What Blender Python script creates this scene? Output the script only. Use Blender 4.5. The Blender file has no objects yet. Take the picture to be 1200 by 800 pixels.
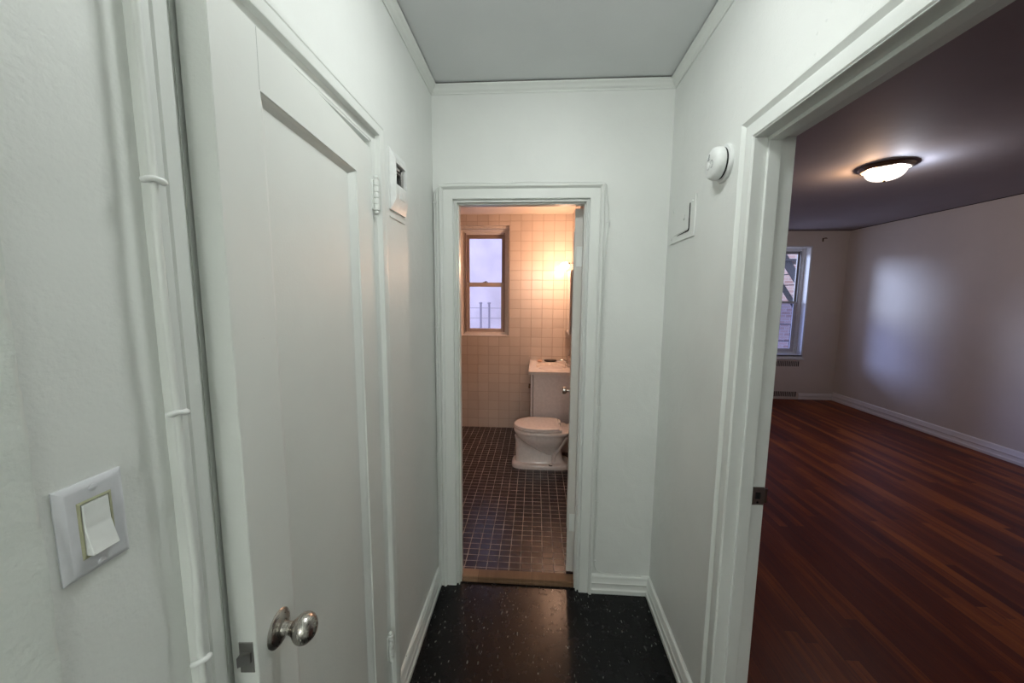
import bpy, bmesh, math, random
from mathutils import Vector, Matrix, noise
random.seed(7)
S = bpy.context.scene
COL = S.collection
PI = math.pi

# ------------------------------------------------------------------ helpers
def tag(o, label=None, cat=None, group=None, kind=None):
    if label: o['label'] = label
    if cat: o['category'] = cat
    if group: o['group'] = group
    if kind: o['kind'] = kind
    return o

def obj(name, bm, m=None, parent=None, smooth=None):
    bmesh.ops.recalc_face_normals(bm, faces=bm.faces[:])
    me = bpy.data.meshes.new(name)
    bm.to_mesh(me); bm.free()
    o = bpy.data.objects.new(name, me); COL.objects.link(o)
    if m is not None:
        for mm in (m if isinstance(m, (list, tuple)) else [m]): me.materials.append(mm)
    if smooth is not None:
        for p in me.polygons: p.use_smooth = True
        me.set_sharp_from_angle(angle=math.radians(smooth))
    if parent is not None:
        o.parent = parent
        o.matrix_parent_inverse = parent.matrix_world.inverted() if False else Matrix()
    return o

def empty(name, loc=(0, 0, 0), rz=0):
    o = bpy.data.objects.new(name, None); COL.objects.link(o)
    o.location = loc; o.rotation_euler = (0, 0, rz); o.empty_display_size = .05
    return o

def BM(): return bmesh.new()

def box(bm, x0, x1, y0, y1, z0, z1, bev=0, seg=2, mi=0, M=None):
    c = Matrix.Translation(((x0+x1)/2, (y0+y1)/2, (z0+z1)/2)) @ Matrix.Diagonal((abs(x1-x0), abs(y1-y0), abs(z1-z0), 1))
    if M is not None: c = M @ c
    r = bmesh.ops.create_cube(bm, size=1, matrix=c)
    vs = r['verts']
    if bev:
        es = list({e for v in vs for e in v.link_edges})
        rr = bmesh.ops.bevel(bm, geom=es, offset=bev, segments=seg, profile=.6, affect='EDGES')
        for f in rr['faces']: f.material_index = mi
        vs = rr['verts']
    for f in {f for v in vs for f in v.link_faces}: f.material_index = mi
    return vs

def grid_quads(bm, rows, closed_u=False, closed_v=False, mi=0):
    """rows: list of lists of Vectors"""
    V = [[bm.verts.new(p) for p in r] for r in rows]
    n = len(V); m = len(V[0])
    for i in range(n if closed_v else n-1):
        for j in range(m if closed_u else m-1):
            a, b, c, d = V[i][j], V[i][(j+1) % m], V[(i+1) % n][(j+1) % m], V[(i+1) % n][j]
            try:
                f = bm.faces.new((a, b, c, d)); f.material_index = mi
            except ValueError: pass
    return V

def loft(bm, rings, cap=True, mi=0):
    V = grid_quads(bm, rings, closed_u=True, mi=mi)
    if cap:
        for r, rev in ((V[0], True), (V[-1], False)):
            f = bm.faces.new(list(reversed(r)) if rev else r); f.material_index = mi
    return V

def lathe(bm, prof, M=None, n=32, mi=0, cap=True):
    """prof: (r, h) along +Z, transformed by M"""
    M = M or Matrix()
    rings = []
    for r, h in prof:
        rings.append([M @ Vector((max(r, 1e-5)*math.cos(2*PI*k/n), max(r, 1e-5)*math.sin(2*PI*k/n), h)) for k in range(n)])
    loft(bm, rings, cap, mi)

def tube(bm, pts, r, n=8, mi=0, smooth_n=0):
    pts = [Vector(p) for p in pts]
    if smooth_n:
        out = []
        for i in range(len(pts)-1):
            p0 = pts[max(i-1, 0)]; p1 = pts[i]; p2 = pts[i+1]; p3 = pts[min(i+2, len(pts)-1)]
            for k in range(smooth_n):
                t = k/smooth_n
                out.append(.5*((2*p1)+(-p0+p2)*t+(2*p0-5*p1+4*p2-p3)*t*t+(-p0+3*p1-3*p2+p3)*t**3))
        out.append(pts[-1]); pts = out
    rings = []
    prevN = None
    for i, p in enumerate(pts):
        t = (pts[min(i+1, len(pts)-1)]-pts[max(i-1, 0)]).normalized()
        if prevN is None:
            a = Vector((0, 0, 1)) if abs(t.z) < .9 else Vector((0, 1, 0))
            nn = t.cross(a).normalized()
        else:
            nn = (prevN-t*prevN.dot(t)).normalized()
        prevN = nn
        b = t.cross(nn)
        if isinstance(r, (list, tuple)):
            q = i/(len(pts)-1)*(len(r)-1); k0 = min(int(q), len(r)-2); rr = r[k0]*(1-(q-k0))+r[k0+1]*(q-k0)
        else: rr = r
        rings.append([p+rr*(nn*math.cos(2*PI*k/n)+b*math.sin(2*PI*k/n)) for k in range(n)])
    loft(bm, rings, True, mi)

def aim(loc, d):
    """matrix taking +Z to direction d at loc"""
    return Matrix.Translation(loc) @ Vector(d).to_track_quat('Z', 'Y').to_matrix().to_4x4()

def frame(bm, mp, s0, s1, z0, z1, prof, closed=False, mi=0, sub=1):
    """mitred moulding round an opening. prof = (u outward, t proud). mp(s,z,t)->world"""
    rows = []
    for u, t in prof:
        if closed: p = [(s0-u, z0-u), (s0-u, z1+u), (s1+u, z1+u), (s1+u, z0-u)]
        else: p = [(s0-u, z0), (s0-u, z1+u), (s1+u, z1+u), (s1+u, z0)]
        rows.append([Vector(mp(s, z, t)) for s, z in p])
    grid_quads(bm, rows, closed_u=closed, closed_v=True, mi=mi)
    if not closed:
        pass

# ------------------------------------------------------------------ materials
def mat(name):
    m = bpy.data.materials.new(name); m.use_nodes = True
    nt = m.node_tree
    return m, nt, nt.nodes['Principled BSDF']

def N(nt, t, **k):
    n = nt.nodes.new(t)
    for a, v in k.items():
        if a in ('inputs',):
            for kk, vv in v.items(): n.inputs[kk].default_value = vv
        else: setattr(n, a, v)
    return n

def L(nt, a, b): nt.links.new(a, b)

def coords(nt): return N(nt, 'ShaderNodeNewGeometry').outputs['Position']

def ramp(nt, fac, stops):
    r = N(nt, 'ShaderNodeValToRGB')
    e = r.color_ramp.elements
    e[0].position, e[0].color = stops[0][0], (*stops[0][1], 1)
    e[1].position, e[1].color = stops[-1][0], (*stops[-1][1], 1)
    for p, c in stops[1:-1]:
        q = e.new(p); q.color = (*c, 1)
    L(nt, fac, r.inputs[0])
    return r.outputs[0]

def g(v): return (v, v, v)

def paint(name, col, rough=.45, bump=.3, scale=60, blot=.04, blobs=True):
    """brushed/rolled old paint, many coats: slow ripples + fine orange peel + the odd blob"""
    m, nt, p = mat(name)
    pos = coords(nt)
    n1 = N(nt, 'ShaderNodeTexNoise', inputs={'Scale': scale*3, 'Detail': 3}); L(nt, pos, n1.inputs['Vector'])
    n2 = N(nt, 'ShaderNodeTexNoise', inputs={'Scale': 9, 'Detail': 3, 'Distortion': .6}); L(nt, pos, n2.inputs['Vector'])
    n3 = N(nt, 'ShaderNodeTexNoise', inputs={'Scale': 3.1, 'Detail': 5}); L(nt, pos, n3.inputs['Vector'])
    b1 = N(nt, 'ShaderNodeBump', inputs={'Strength': min(1, bump*1.2), 'Distance': .0012}); L(nt, n1.outputs[0], b1.inputs['Height'])
    b2 = N(nt, 'ShaderNodeBump', inputs={'Strength': bump, 'Distance': .006}); L(nt, n2.outputs[0], b2.inputs['Height']); L(nt, b1.outputs[0], b2.inputs['Normal'])
    last = b2
    if blobs:
        v = N(nt, 'ShaderNodeTexVoronoi', inputs={'Scale': 34, 'Randomness': 1.0}); L(nt, pos, v.inputs['Vector'])
        mr = N(nt, 'ShaderNodeMapRange', inputs={'From Min': .05, 'From Max': .10, 'To Min': 1, 'To Max': 0}); L(nt, v.outputs['Distance'], mr.inputs['Value'])
        # only a few of the cells carry a blob
        sp = N(nt, 'ShaderNodeSeparateColor'); L(nt, v.outputs['Color'], sp.inputs[0])
        gt = N(nt, 'ShaderNodeMath', operation='GREATER_THAN', inputs={1: .955}); L(nt, sp.outputs[0], gt.inputs[0])
        mu = N(nt, 'ShaderNodeMath', operation='MULTIPLY'); L(nt, gt.outputs[0], mu.inputs[0]); L(nt, mr.outputs[0], mu.inputs[1])
        b3 = N(nt, 'ShaderNodeBump', inputs={'Strength': min(1, bump*1.5), 'Distance': .002}); L(nt, mu.outputs[0], b3.inputs['Height']); L(nt, b2.outputs[0], b3.inputs['Normal'])
        last = b3
    L(nt, last.outputs[0], p.inputs['Normal'])
    c = ramp(nt, n3.outputs[0], [(.3, tuple(max(0, x*(1-blot)) for x in col)), (.7, tuple(min(1, x*(1+blot*.5)) for x in col))])
    L(nt, c, p.inputs['Base Color'])
    p.inputs['Roughness'].default_value = rough
    return m

def plain(name, col, rough=.5, metal=0, spec=.5, bump=0, scale=200, coat=0):
    m, nt, p = mat(name)
    pos = coords(nt)
    n = N(nt, 'ShaderNodeTexNoise', inputs={'Scale': scale*.2, 'Detail': 3}); L(nt, pos, n.inputs['Vector'])
    c = ramp(nt, n.outputs[0], [(.3, tuple(x*.93 for x in col)), (.7, tuple(min(1, x*1.04) for x in col))])
    L(nt, c, p.inputs['Base Color'])
    p.inputs['Roughness'].default_value = rough
    p.inputs['Metallic'].default_value = metal
    p.inputs['Specular IOR Level'].default_value = spec
    p.inputs['Coat Weight'].default_value = coat
    if bump:
        n1 = N(nt, 'ShaderNodeTexNoise', inputs={'Scale': scale, 'Detail': 2}); L(nt, pos, n1.inputs['Vector'])
        b = N(nt, 'ShaderNodeBump', inputs={'Strength': bump, 'Distance': .001}); L(nt, n1.outputs[0], b.inputs['Height'])
        L(nt, b.outputs[0], p.inputs['Normal'])
    return m

def emit(name, col, s):
    m = bpy.data.materials.new(name); m.use_nodes = True
    nt = m.node_tree; nt.nodes.remove(nt.nodes['Principled BSDF'])
    e = N(nt, 'ShaderNodeEmission', inputs={'Color': (*col, 1), 'Strength': s})
    L(nt, e.outputs[0], nt.nodes['Material Output'].inputs[0])
    return m

def pane(name, col=(1, 1, 1), gloss=.08, rough=0.02):
    m = bpy.data.materials.new(name); m.use_nodes = True
    nt = m.node_tree; nt.nodes.remove(nt.nodes['Principled BSDF'])
    t = N(nt, 'ShaderNodeBsdfTransparent', inputs={'Color': (*col, 1)})
    gl = N(nt, 'ShaderNodeBsdfGlossy', inputs={'Roughness': rough})
    mx = N(nt, 'ShaderNodeMixShader', inputs={0: gloss})
    L(nt, t.outputs[0], mx.inputs[1]); L(nt, gl.outputs[0], mx.inputs[2])
    L(nt, mx.outputs[0], nt.nodes['Material Output'].inputs[0])
    return m

def tiles(name, axes, off, w, h, c1, c2, grout, rough, mortar=.003, bump=.6, gvar=0., offs=0., spec=.5, bias=0., wob=.0, edge=.002):
    """square-set tiles on the plane given by axes ('XZ','YZ','XY')"""
    m, nt, p = mat(name)
    pos = coords(nt)
    if wob:
        nw = N(nt, 'ShaderNodeTexNoise', inputs={'Scale': 2.2, 'Detail': 4}); L(nt, pos, nw.inputs['Vector'])
        vm = N(nt, 'ShaderNodeVectorMath', operation='MULTIPLY_ADD', inputs={1: (wob, wob, wob)}); L(nt, nw.outputs['Color'], vm.inputs[0]); L(nt, pos, vm.inputs[2])
        pos2 = vm.outputs[0]
    else: pos2 = pos
    sx = N(nt, 'ShaderNodeSeparateXYZ'); L(nt, pos2, sx.inputs[0])
    cb = N(nt, 'ShaderNodeCombineXYZ')
    for i, a in enumerate(axes):
        ad = N(nt, 'ShaderNodeMath', operation='ADD', inputs={1: -off[i]+40*(w, h)[i]}); L(nt, sx.outputs[a], ad.inputs[0]); L(nt, ad.outputs[0], cb.inputs[i])
    br = N(nt, 'ShaderNodeTexBrick', offset=offs, squash=1.0, inputs={'Scale': 1.0, 'Mortar Size': mortar, 'Mortar Smooth': .0, 'Bias': bias, 'Brick Width': w, 'Row Height': h, 'Color1': (*c1, 1), 'Color2': (*c2, 1), 'Mortar': (*grout, 1)})
    L(nt, cb.outputs[0], br.inputs['Vector'])
    col = br.outputs['Color']
    if gvar:
        ng = N(nt, 'ShaderNodeTexNoise', inputs={'Scale': 9, 'Detail': 5, 'Roughness': .7}); L(nt, pos, ng.inputs['Vector'])
        dk = ramp(nt, ng.outputs[0], [(.38, tuple(x*(1-gvar) for x in grout)), (.62, grout)])
        L(nt, dk, br.inputs['Mortar'])
    L(nt, col, p.inputs['Base Color'])
    br2 = N(nt, 'ShaderNodeTexBrick', offset=offs, squash=1.0, inputs={'Scale': 1.0, 'Mortar Size': mortar+edge, 'Mortar Smooth': .8, 'Brick Width': w, 'Row Height': h})
    L(nt, cb.outputs[0], br2.inputs['Vector'])
    inv = N(nt, 'ShaderNodeMath', operation='SUBTRACT', inputs={0: 1.0}); L(nt, br2.outputs['Fac'], inv.inputs[1])
    b = N(nt, 'ShaderNodeBump', inputs={'Strength': bump, 'Distance': .002}); L(nt, inv.outputs[0], b.inputs['Height'])
    nn = N(nt, 'ShaderNodeTexNoise', inputs={'Scale': 14, 'Detail': 2}); L(nt, pos, nn.inputs['Vector'])
    b2 = N(nt, 'ShaderNodeBump', inputs={'Strength': .12, 'Distance': .004}); L(nt, nn.outputs[0], b2.inputs['Height']); L(nt, b.outputs[0], b2.inputs['Normal'])
    L(nt, b2.outputs[0], p.inputs['Normal'])
    mr = N(nt, 'ShaderNodeMapRange', inputs={'To Min': rough, 'To Max': .8}); L(nt, br.outputs['Fac'], mr.inputs['Value']); L(nt, mr.outputs[0], p.inputs['Roughness'])
    p.inputs['Specular IOR Level'].default_value = spec
    return m

WALL = paint('hall_wall_paint', (.795, .815, .785), .46, .46)
CEIL = paint('ceiling_paint', (.76, .78, .785), .6, .25, blobs=False)
TRIM = paint('trim_gloss_paint', (.785, .81, .775), .34, .11, scale=80)
DOORP = paint('door_gloss_paint', (.775, .80, .765), .48, .22, scale=70)
RAWP = paint('lumpy_plaster_paint', (.72, .76, .72), .5, .75, scale=40)
BPLAS = paint('bath_plaster', (.78, .70, .62), .6, .12, blobs=False)
ROOMW = paint('room_wall_paint', (.70, .655, .60), .5, .12, blobs=False)
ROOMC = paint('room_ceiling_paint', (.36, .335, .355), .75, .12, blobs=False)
PLASTIC = plain('white_plastic', (.80, .82, .80), .35)
PLATE = plain('switch_plate_plastic', (.66, .67, .70), .4, bump=.05)
IVORY = plain('aged_plastic_edge', (.42, .42, .28), .5)
NICKEL = None
BLACK = plain('black_void', (.006, .006, .006), .9)
GAPSHADE = plain('painted_gap_shade', (.035, .025, .02), .95)  # dark colour that stands in for shadow at the ceiling edges
PORC = plain('porcelain', (.90, .85, .83), .12, coat=.4)
SEATW = plain('toilet_seat_plastic', (.93, .88, .86), .16, coat=.3)
CABW = plain('vanity_white_laminate', (.80, .75, .74), .45)
CULT = plain('cultured_marble', (.86, .79, .75), .2, coat=.3)
CHROME = plain('chrome', (.72, .70, .68), .16, metal=1)
DKPLAS = plain('black_dish_plastic', (.02, .014, .012), .35)
SOAP = plain('soap', (.85, .55, .42), .45)
MIRROR = plain('mirror_silver', (.85, .85, .85), .03, metal=1)
WINWOOD = plain('window_frame_brown', (.34, .255, .215), .45)
WINLIGHT = plain('window_frame_cream', (.82, .75, .69), .45)
WHITEF = plain('white_window_trim', (.75, .78, .80), .4)
GREYF = plain('grey_aluminium_sash', (.30, .30, .31), .45, metal=.3)
GRILLD = plain('grille_dark', (.025, .02, .02), .8)
IRON = plain('fire_escape_iron', (.05, .055, .07), .7)
HOOKM = plain('bracket_metal', (.16, .12, .08), .5, metal=.6)

def brushed(name, col, rough):
    m, nt, p = mat(name)
    pos = coords(nt)
    mp_ = N(nt, 'ShaderNodeMapping', inputs={'Scale': (900, 60, 60)}); L(nt, pos, mp_.inputs[0])
    n = N(nt, 'ShaderNodeTexNoise', inputs={'Scale': 1, 'Detail': 2}); L(nt, mp_.outputs[0], n.inputs['Vector'])
    mr = N(nt, 'ShaderNodeMapRange', inputs={'To Min': rough*.8, 'To Max': rough*1.3}); L(nt, n.outputs[0], mr.inputs['Value'])
    L(nt, mr.outputs[0], p.inputs['Roughness'])
    p.inputs['Base Color'].default_value = (*col, 1); p.inputs['Metallic'].default_value = 1
    return m
NICKEL = brushed('brushed_nickel', (.50, .475, .44), .27)
STEEL = brushed('worn_steel', (.42, .41, .40), .35)

# cream bathroom wall tile (same grid on both walls)
TILE_B = tiles('bath_tile_back', 'XZ', (-.309, 1.103), .1245, .1095, (.76, .67, .60), (.70, .61, .54), (.50, .39, .32), .18, mortar=.0019, bump=.9, edge=.003)
TILE_S = tiles('bath_tile_side', 'YZ', (4.345, 1.103), .1245, .1095, (.76, .67, .60), (.70, .61, .54), (.50, .39, .32), .18, mortar=.0019, bump=.9, edge=.003)
TILE_F = tiles('bath_floor_tile', 'XY', (-.003, 1.995), .0648, .052, (.016, .011, .015), (.036, .024, .030), (.55, .47, .42), .25, mortar=.0021, bump=.5, gvar=.65, wob=.008, edge=.001, spec=.4)
BRICK = tiles('pale_brick', 'XZ', (0, 0), .21, .075, (.46, .30, .27), (.62, .47, .43), (.62, .56, .53), .9, mortar=.008, bump=.4, offs=.5)
NEIGH = paint('neighbour_stucco', (.82, .80, .84), .9, .3, blobs=False, blot=.16)

# hall floor: black speckled vinyl tile, waxed
def hall_floor():
    m, nt, p = mat('black_speckled_vinyl')
    pos = coords(nt)
    mp_ = N(nt, 'ShaderNodeMapping', inputs={'Rotation': (0, 0, .3), 'Scale': (1.0, .42, 1)}); L(nt, pos, mp_.inputs[0])
    nz = N(nt, 'ShaderNodeTexNoise', inputs={'Scale': 25, 'Detail': 2}); L(nt, mp_.outputs[0], nz.inputs['Vector'])
    ma = N(nt, 'ShaderNodeVectorMath', operation='MULTIPLY_ADD', inputs={1: (.03, .03, .03)}); L(nt, nz.outputs['Color'], ma.inputs[0]); L(nt, mp_.outputs[0], ma.inputs[2])
    cols = []
    for sc, cut, rad in ((85, .50, .20), (45, .80, .17)):
        v = N(nt, 'ShaderNodeTexVoronoi', inputs={'Scale': sc}); L(nt, ma.outputs[0], v.inputs['Vector'])
        sp = N(nt, 'ShaderNodeSeparateColor'); L(nt, v.outputs['Color'], sp.inputs[0])
        gt = N(nt, 'ShaderNodeMath', operation='GREATER_THAN', inputs={1: cut}); L(nt, sp.outputs[0], gt.inputs[0])
        lt = N(nt, 'ShaderNodeMath', operation='LESS_THAN', inputs={1: rad}); L(nt, v.outputs['Distance'], lt.inputs[0])
        mu = N(nt, 'ShaderNodeMath', operation='MULTIPLY'); L(nt, gt.outputs[0], mu.inputs[0]); L(nt, lt.outputs[0], mu.inputs[1])
        m2 = N(nt, 'ShaderNodeMath', operation='MULTIPLY'); L(nt, mu.outputs[0], m2.inputs[0]); L(nt, sp.outputs[1], m2.inputs[1])
        cols.append(m2.outputs[0])
    mx = N(nt, 'ShaderNodeMath', operation='MAXIMUM'); L(nt, cols[0], mx.inputs[0]); L(nt, cols[1], mx.inputs[1])
    c = ramp(nt, mx.outputs[0], [(0, (.0045, .0048, .0055)), (1, (.20, .21, .19))])
    # seams
    sx = N(nt, 'ShaderNodeSeparateXYZ'); L(nt, pos, sx.inputs[0]); cb = N(nt, 'ShaderNodeCombineXYZ')
    for i, (a, o_) in enumerate((('X', .036), ('Y', 1.58))):
        ad = N(nt, 'ShaderNodeMath', operation='ADD', inputs={1: -o_+6.1}); L(nt, sx.outputs[a], ad.inputs[0]); L(nt, ad.outputs[0], cb.inputs[i])
    br = N(nt, 'ShaderNodeTexBrick', offset=0, inputs={'Scale': 1, 'Mortar Size': .0012, 'Mortar Smooth': .5, 'Brick Width': .305, 'Row Height': .305}); L(nt, cb.outputs[0], br.inputs['Vector'])
    mix = N(nt, 'ShaderNodeMix', data_type='RGBA', inputs={'B': (.001, .001, .001, 1)}); L(nt, br.outputs['Fac'], mix.inputs['Factor']); L(nt, c, mix.inputs['A'])
    L(nt, mix.outputs['Result'], p.inputs['Base Color'])
    n2 = N(nt, 'ShaderNodeTexNoise', inputs={'Scale': 22, 'Detail': 6, 'Roughness': .7}); L(nt, pos, n2.inputs['Vector'])
    mr = N(nt, 'ShaderNodeMapRange', inputs={'From Min': .3, 'From Max': .7, 'To Min': .22, 'To Max': .30}); L(nt, n2.outputs[0], mr.inputs['Value']); L(nt, mr.outputs[0], p.inputs['Roughness'])
    b = N(nt, 'ShaderNodeBump', inputs={'Strength': .10, 'Distance': .002}); L(nt, n2.outputs[0], b.inputs['Height'])
    b2 = N(nt, 'ShaderNodeBump', inputs={'Strength': .5, 'Distance': .001}, invert=True); L(nt, br.outputs['Fac'], b2.inputs['Height']); L(nt, b.outputs[0], b2.inputs['Normal'])
    L(nt, b2.outputs[0], p.inputs['Normal']); p.inputs['Specular IOR Level'].default_value = .30
    return m
HFLOOR = hall_floor()

def wood_floor(name, w, ln, cols, rough):
    m, nt, p = mat(name)
    pos = coords(nt)
    sx = N(nt, 'ShaderNodeSeparateXYZ'); L(nt, pos, sx.inputs[0]); cb = N(nt, 'ShaderNodeCombineXYZ')
    dv = N(nt, 'ShaderNodeMath', operation='DIVIDE', inputs={1: w}); L(nt, sx.outputs['X'], dv.inputs[0])
    fl = N(nt, 'ShaderNodeMath', operation='FLOOR'); L(nt, dv.outputs[0], fl.inputs[0])
    wn = N(nt, 'ShaderNodeTexWhiteNoise', noise_dimensions='1D'); L(nt, fl.outputs[0], wn.inputs['W'])
    sh = N(nt, 'ShaderNodeMath', operation='MULTIPLY_ADD', inputs={1: ln, 2: 20.0}); L(nt, wn.outputs['Value'], sh.inputs[0])
    ax = N(nt, 'ShaderNodeMath', operation='ADD'); L(nt, sh.outputs[0], ax.inputs[1]); L(nt, sx.outputs['Y'], ax.inputs[0]); L(nt, ax.outputs[0], cb.inputs[0])
    ay = N(nt, 'ShaderNodeMath', operation='ADD', inputs={1: 20*w}); L(nt, sx.outputs['X'], ay.inputs[0]); L(nt, ay.outputs[0], cb.inputs[1])
    br = N(nt, 'ShaderNodeTexBrick', offset=0, inputs={'Scale': 1, 'Mortar Size': .0006, 'Mortar Smooth': .2, 'Brick Width': ln, 'Row Height': w, 'Color1': (0, 0, 0, 1), 'Color2': (1, 1, 1, 1), 'Mortar': (.5, .5, .5, 1)})
    L(nt, cb.outputs[0], br.inputs['Vector'])
    mp_ = N(nt, 'ShaderNodeMapping', inputs={'Scale': (70, 1.6, 1)}); L(nt, pos, mp_.inputs[0])
    n = N(nt, 'ShaderNodeTexNoise', inputs={'Scale': 1, 'Detail': 6, 'Roughness': .65, 'Distortion': .6}); L(nt, mp_.outputs[0], n.inputs['Vector'])
    mp2 = N(nt, 'ShaderNodeMapping', inputs={'Scale': (5, .7, 1)}); L(nt, pos, mp2.inputs[0])
    n2 = N(nt, 'ShaderNodeTexNoise', inputs={'Scale': 1.2, 'Detail': 5, 'Roughness': .6}); L(nt, mp2.outputs[0], n2.inputs['Vector'])
    # plank tone 0..1
    p.inputs['Specular IOR Level'].default_value = .2
    a1 = N(nt, 'ShaderNodeMath', operation='MULTIPLY', inputs={1: .30}); L(nt, br.outputs['Color'], a1.inputs[0])
    a2 = N(nt, 'ShaderNodeMath', operation='MULTIPLY_ADD', inputs={1: .38}); L(nt, n.outputs[0], a2.inputs[0]); L(nt, a1.outputs[0], a2.inputs[2])
    a3 = N(nt, 'ShaderNodeMath', operation='MULTIPLY_ADD', inputs={1: .67}); L(nt, n2.outputs[0], a3.inputs[0]); L(nt, a2.outputs[0], a3.inputs[2])
    c = ramp(nt, a3.outputs[0], cols)
    mix = N(nt, 'ShaderNodeMix', data_type='RGBA', inputs={'B': (.01, .004, .002, 1)}); L(nt, br.outputs['Fac'], mix.inputs['Factor']); L(nt, c, mix.inputs['A'])
    L(nt, mix.outputs['Result'], p.inputs['Base Color'])
    mr = N(nt, 'ShaderNodeMapRange', inputs={'To Min': rough*.8, 'To Max': rough*1.35}); L(nt, n.outputs[0], mr.inputs['Value']); L(nt, mr.outputs[0], p.inputs['Roughness'])
    b = N(nt, 'ShaderNodeBump', inputs={'Strength': .25, 'Distance': .001}); L(nt, n.outputs[0], b.inputs['Height'])
    b2 = N(nt, 'ShaderNodeBump', inputs={'Strength': .5, 'Distance': .001}, invert=True); L(nt, br.outputs['Fac'], b2.inputs['Height']); L(nt, b.outputs[0], b2.inputs['Normal'])
    L(nt, b2.outputs[0], p.inputs['Normal'])
    return m
RFLOOR = wood_floor('oak_strip_floor', .057, 1.3, [(.25, (.040, .004, .001)), (.5, (.095, .012, .0025)), (.68, (.165, .028, .005)), (.9, (.40, .105, .016))], .38)
SILLW = wood_floor('oak_threshold', .3, 3, [(.25, (.11, .060, .034)), (.6, (.21, .125, .072)), (.9, (.34, .21, .13))], .4)

# ------------------------------------------------------------------ dimensions
A, Bx, D = -.513, .618, 1.872     # hall left wall, right wall, end wall
HZ = 2.552                        # hall ceiling
Y0 = -3.0                         # back of the hall
BY, BX1, BX0, BD, BZ = 1.955, .58, -1.45, 4.345, 2.49   # bathroom
RX0, RX1, RY0, RY1, RZ = .711, 4.662, -1.6, 6.067, 2.597  # room

def structure(name, bm, m, smooth=None, parent=None):
    o = obj(name, bm, m, parent, smooth)
    if parent is None: o['kind'] = 'structure'
    return o

# ------------------------------------------------------------------ hall shell
b = BM(); box(b, A-.3, Bx+.0, Y0-.1, 1.90, -.1, 0); box(b, Bx, .664, .385, 1.162, -.1, 0); structure('floor', b, HFLOOR)
b = BM(); box(b, A-.1, Bx+.1, Y0-.1, BY, HZ, HZ+.1); structure('ceiling', b, CEIL)
# left wall, opening y .545..1.18, z 0..2.03
b = BM()
LY0, LY1, LZ = .537, 1.177, 2.035
box(b, A-.10, A, Y0-.1, LY0, 0, HZ); box(b, A-.10, A, LY1, D, 0, HZ); box(b, A-.10, A, LY0, LY1, LZ, HZ)
wl = structure('wall_left', b, WALL)
# the older, rougher plaster near the camera ends in a ragged skim edge
b = BM()
rows = []
nz_, ny_ = 150, 8
for i in range(nz_+1):
    z = .11+(2.49-.11)*i/nz_
    e = .333+.0035*noise.noise(Vector((0, 3.1, z*9)))+.0022*noise.noise(Vector((5, 1, z*45)))
    ys = [-.9, -.2, .1, .25, e-.014, e-.006, e-.0015, e]
    ts = [.002, .002, .0021, .0024, .0034, .0048, .0040, -.001]
    rows.append([Vector((A+ts[j]*(1+.45*noise.noise(Vector((j, y*6, z*28))) if j > 3 else 1), y, z)) for j, y in enumerate(ys)])
grid_quads(b, rows)
structure('wall_patch', b, RAWP, smooth=60, parent=wl)
# right wall (hall side), opening y .39..1.155 z 0..2.02
RO0, RO1, ROZ = .385, 1.162, 2.018
b = BM()
box(b, Bx, RX0, Y0-.1, RO0, 0, HZ+.1); box(b, Bx, RX0, RO1, BY+.01, 0, HZ+.1); box(b, Bx, RX0, RO0, RO1, ROZ, HZ+.1)
structure('wall_right', b, WALL)
# end wall with the bathroom opening x -.40...235
EX0, EX1, EZ = -.400, .236, 2.022
b = BM()
box(b, A-.1, EX0, D, BY, 0, HZ); box(b, EX1, Bx, D, BY, 0, HZ); box(b, EX0, EX1, D, BY, EZ, HZ)
structure('wall_end', b, [WALL])
b = BM(); box(b, A-.1, Bx+.1, Y0-.2, Y0-.1, 0, HZ); structure('wall_back', b, WALL)

# crown moulding round the hall
def ring_sweep(bm, pts_for):   # pts_for: list of loops
    grid_quads(bm, pts_for, closed_u=True, closed_v=True)
CP = [(0, -.042), (.004, -.042), (.0065, -.036), (.014, -.030), (.020, -.020), (.027, -.014), (.030, -.008), (.030, -.006), (0, -.006)]
b = BM(); rows = []
for u, dz in CP:
    rows.append([Vector((A+u, Y0-.1+u, HZ+dz)), Vector((A+u, D-u, HZ+dz)), Vector((Bx-u, D-u, HZ+dz)), Vector((Bx-u, Y0-.1+u, HZ+dz))])
ring_sweep(b, rows)
structure('trim_1', b, TRIM)
b = BM()  # dark strip painted in as the shadow of the gap above the moulding
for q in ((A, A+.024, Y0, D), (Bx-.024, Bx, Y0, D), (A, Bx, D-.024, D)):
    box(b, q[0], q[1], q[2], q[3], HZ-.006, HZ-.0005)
structure('trim_2', b, GAPSHADE)

# casing profile: u out from the inner arris, t proud of the wall
def casing_prof(W, k=1.0):
    return [(0, 0), (0, .015*k), (.003, .018*k), (W*.60, .019*k), (W*.68, .019*k), (W*.70, .016*k), (W*.74, .018*k), (W*.80, .027*k), (W*.86, .030*k), (W*.96, .030*k), (W, .027*k), (W, 0)]

# --- bathroom doorway: casing, jamb, threshold
b = BM()
frame(b, lambda s, z, t: (s, D-t, z), EX0-.012, EX1+.010, 0, 2.030, casing_prof(.066))
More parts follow.
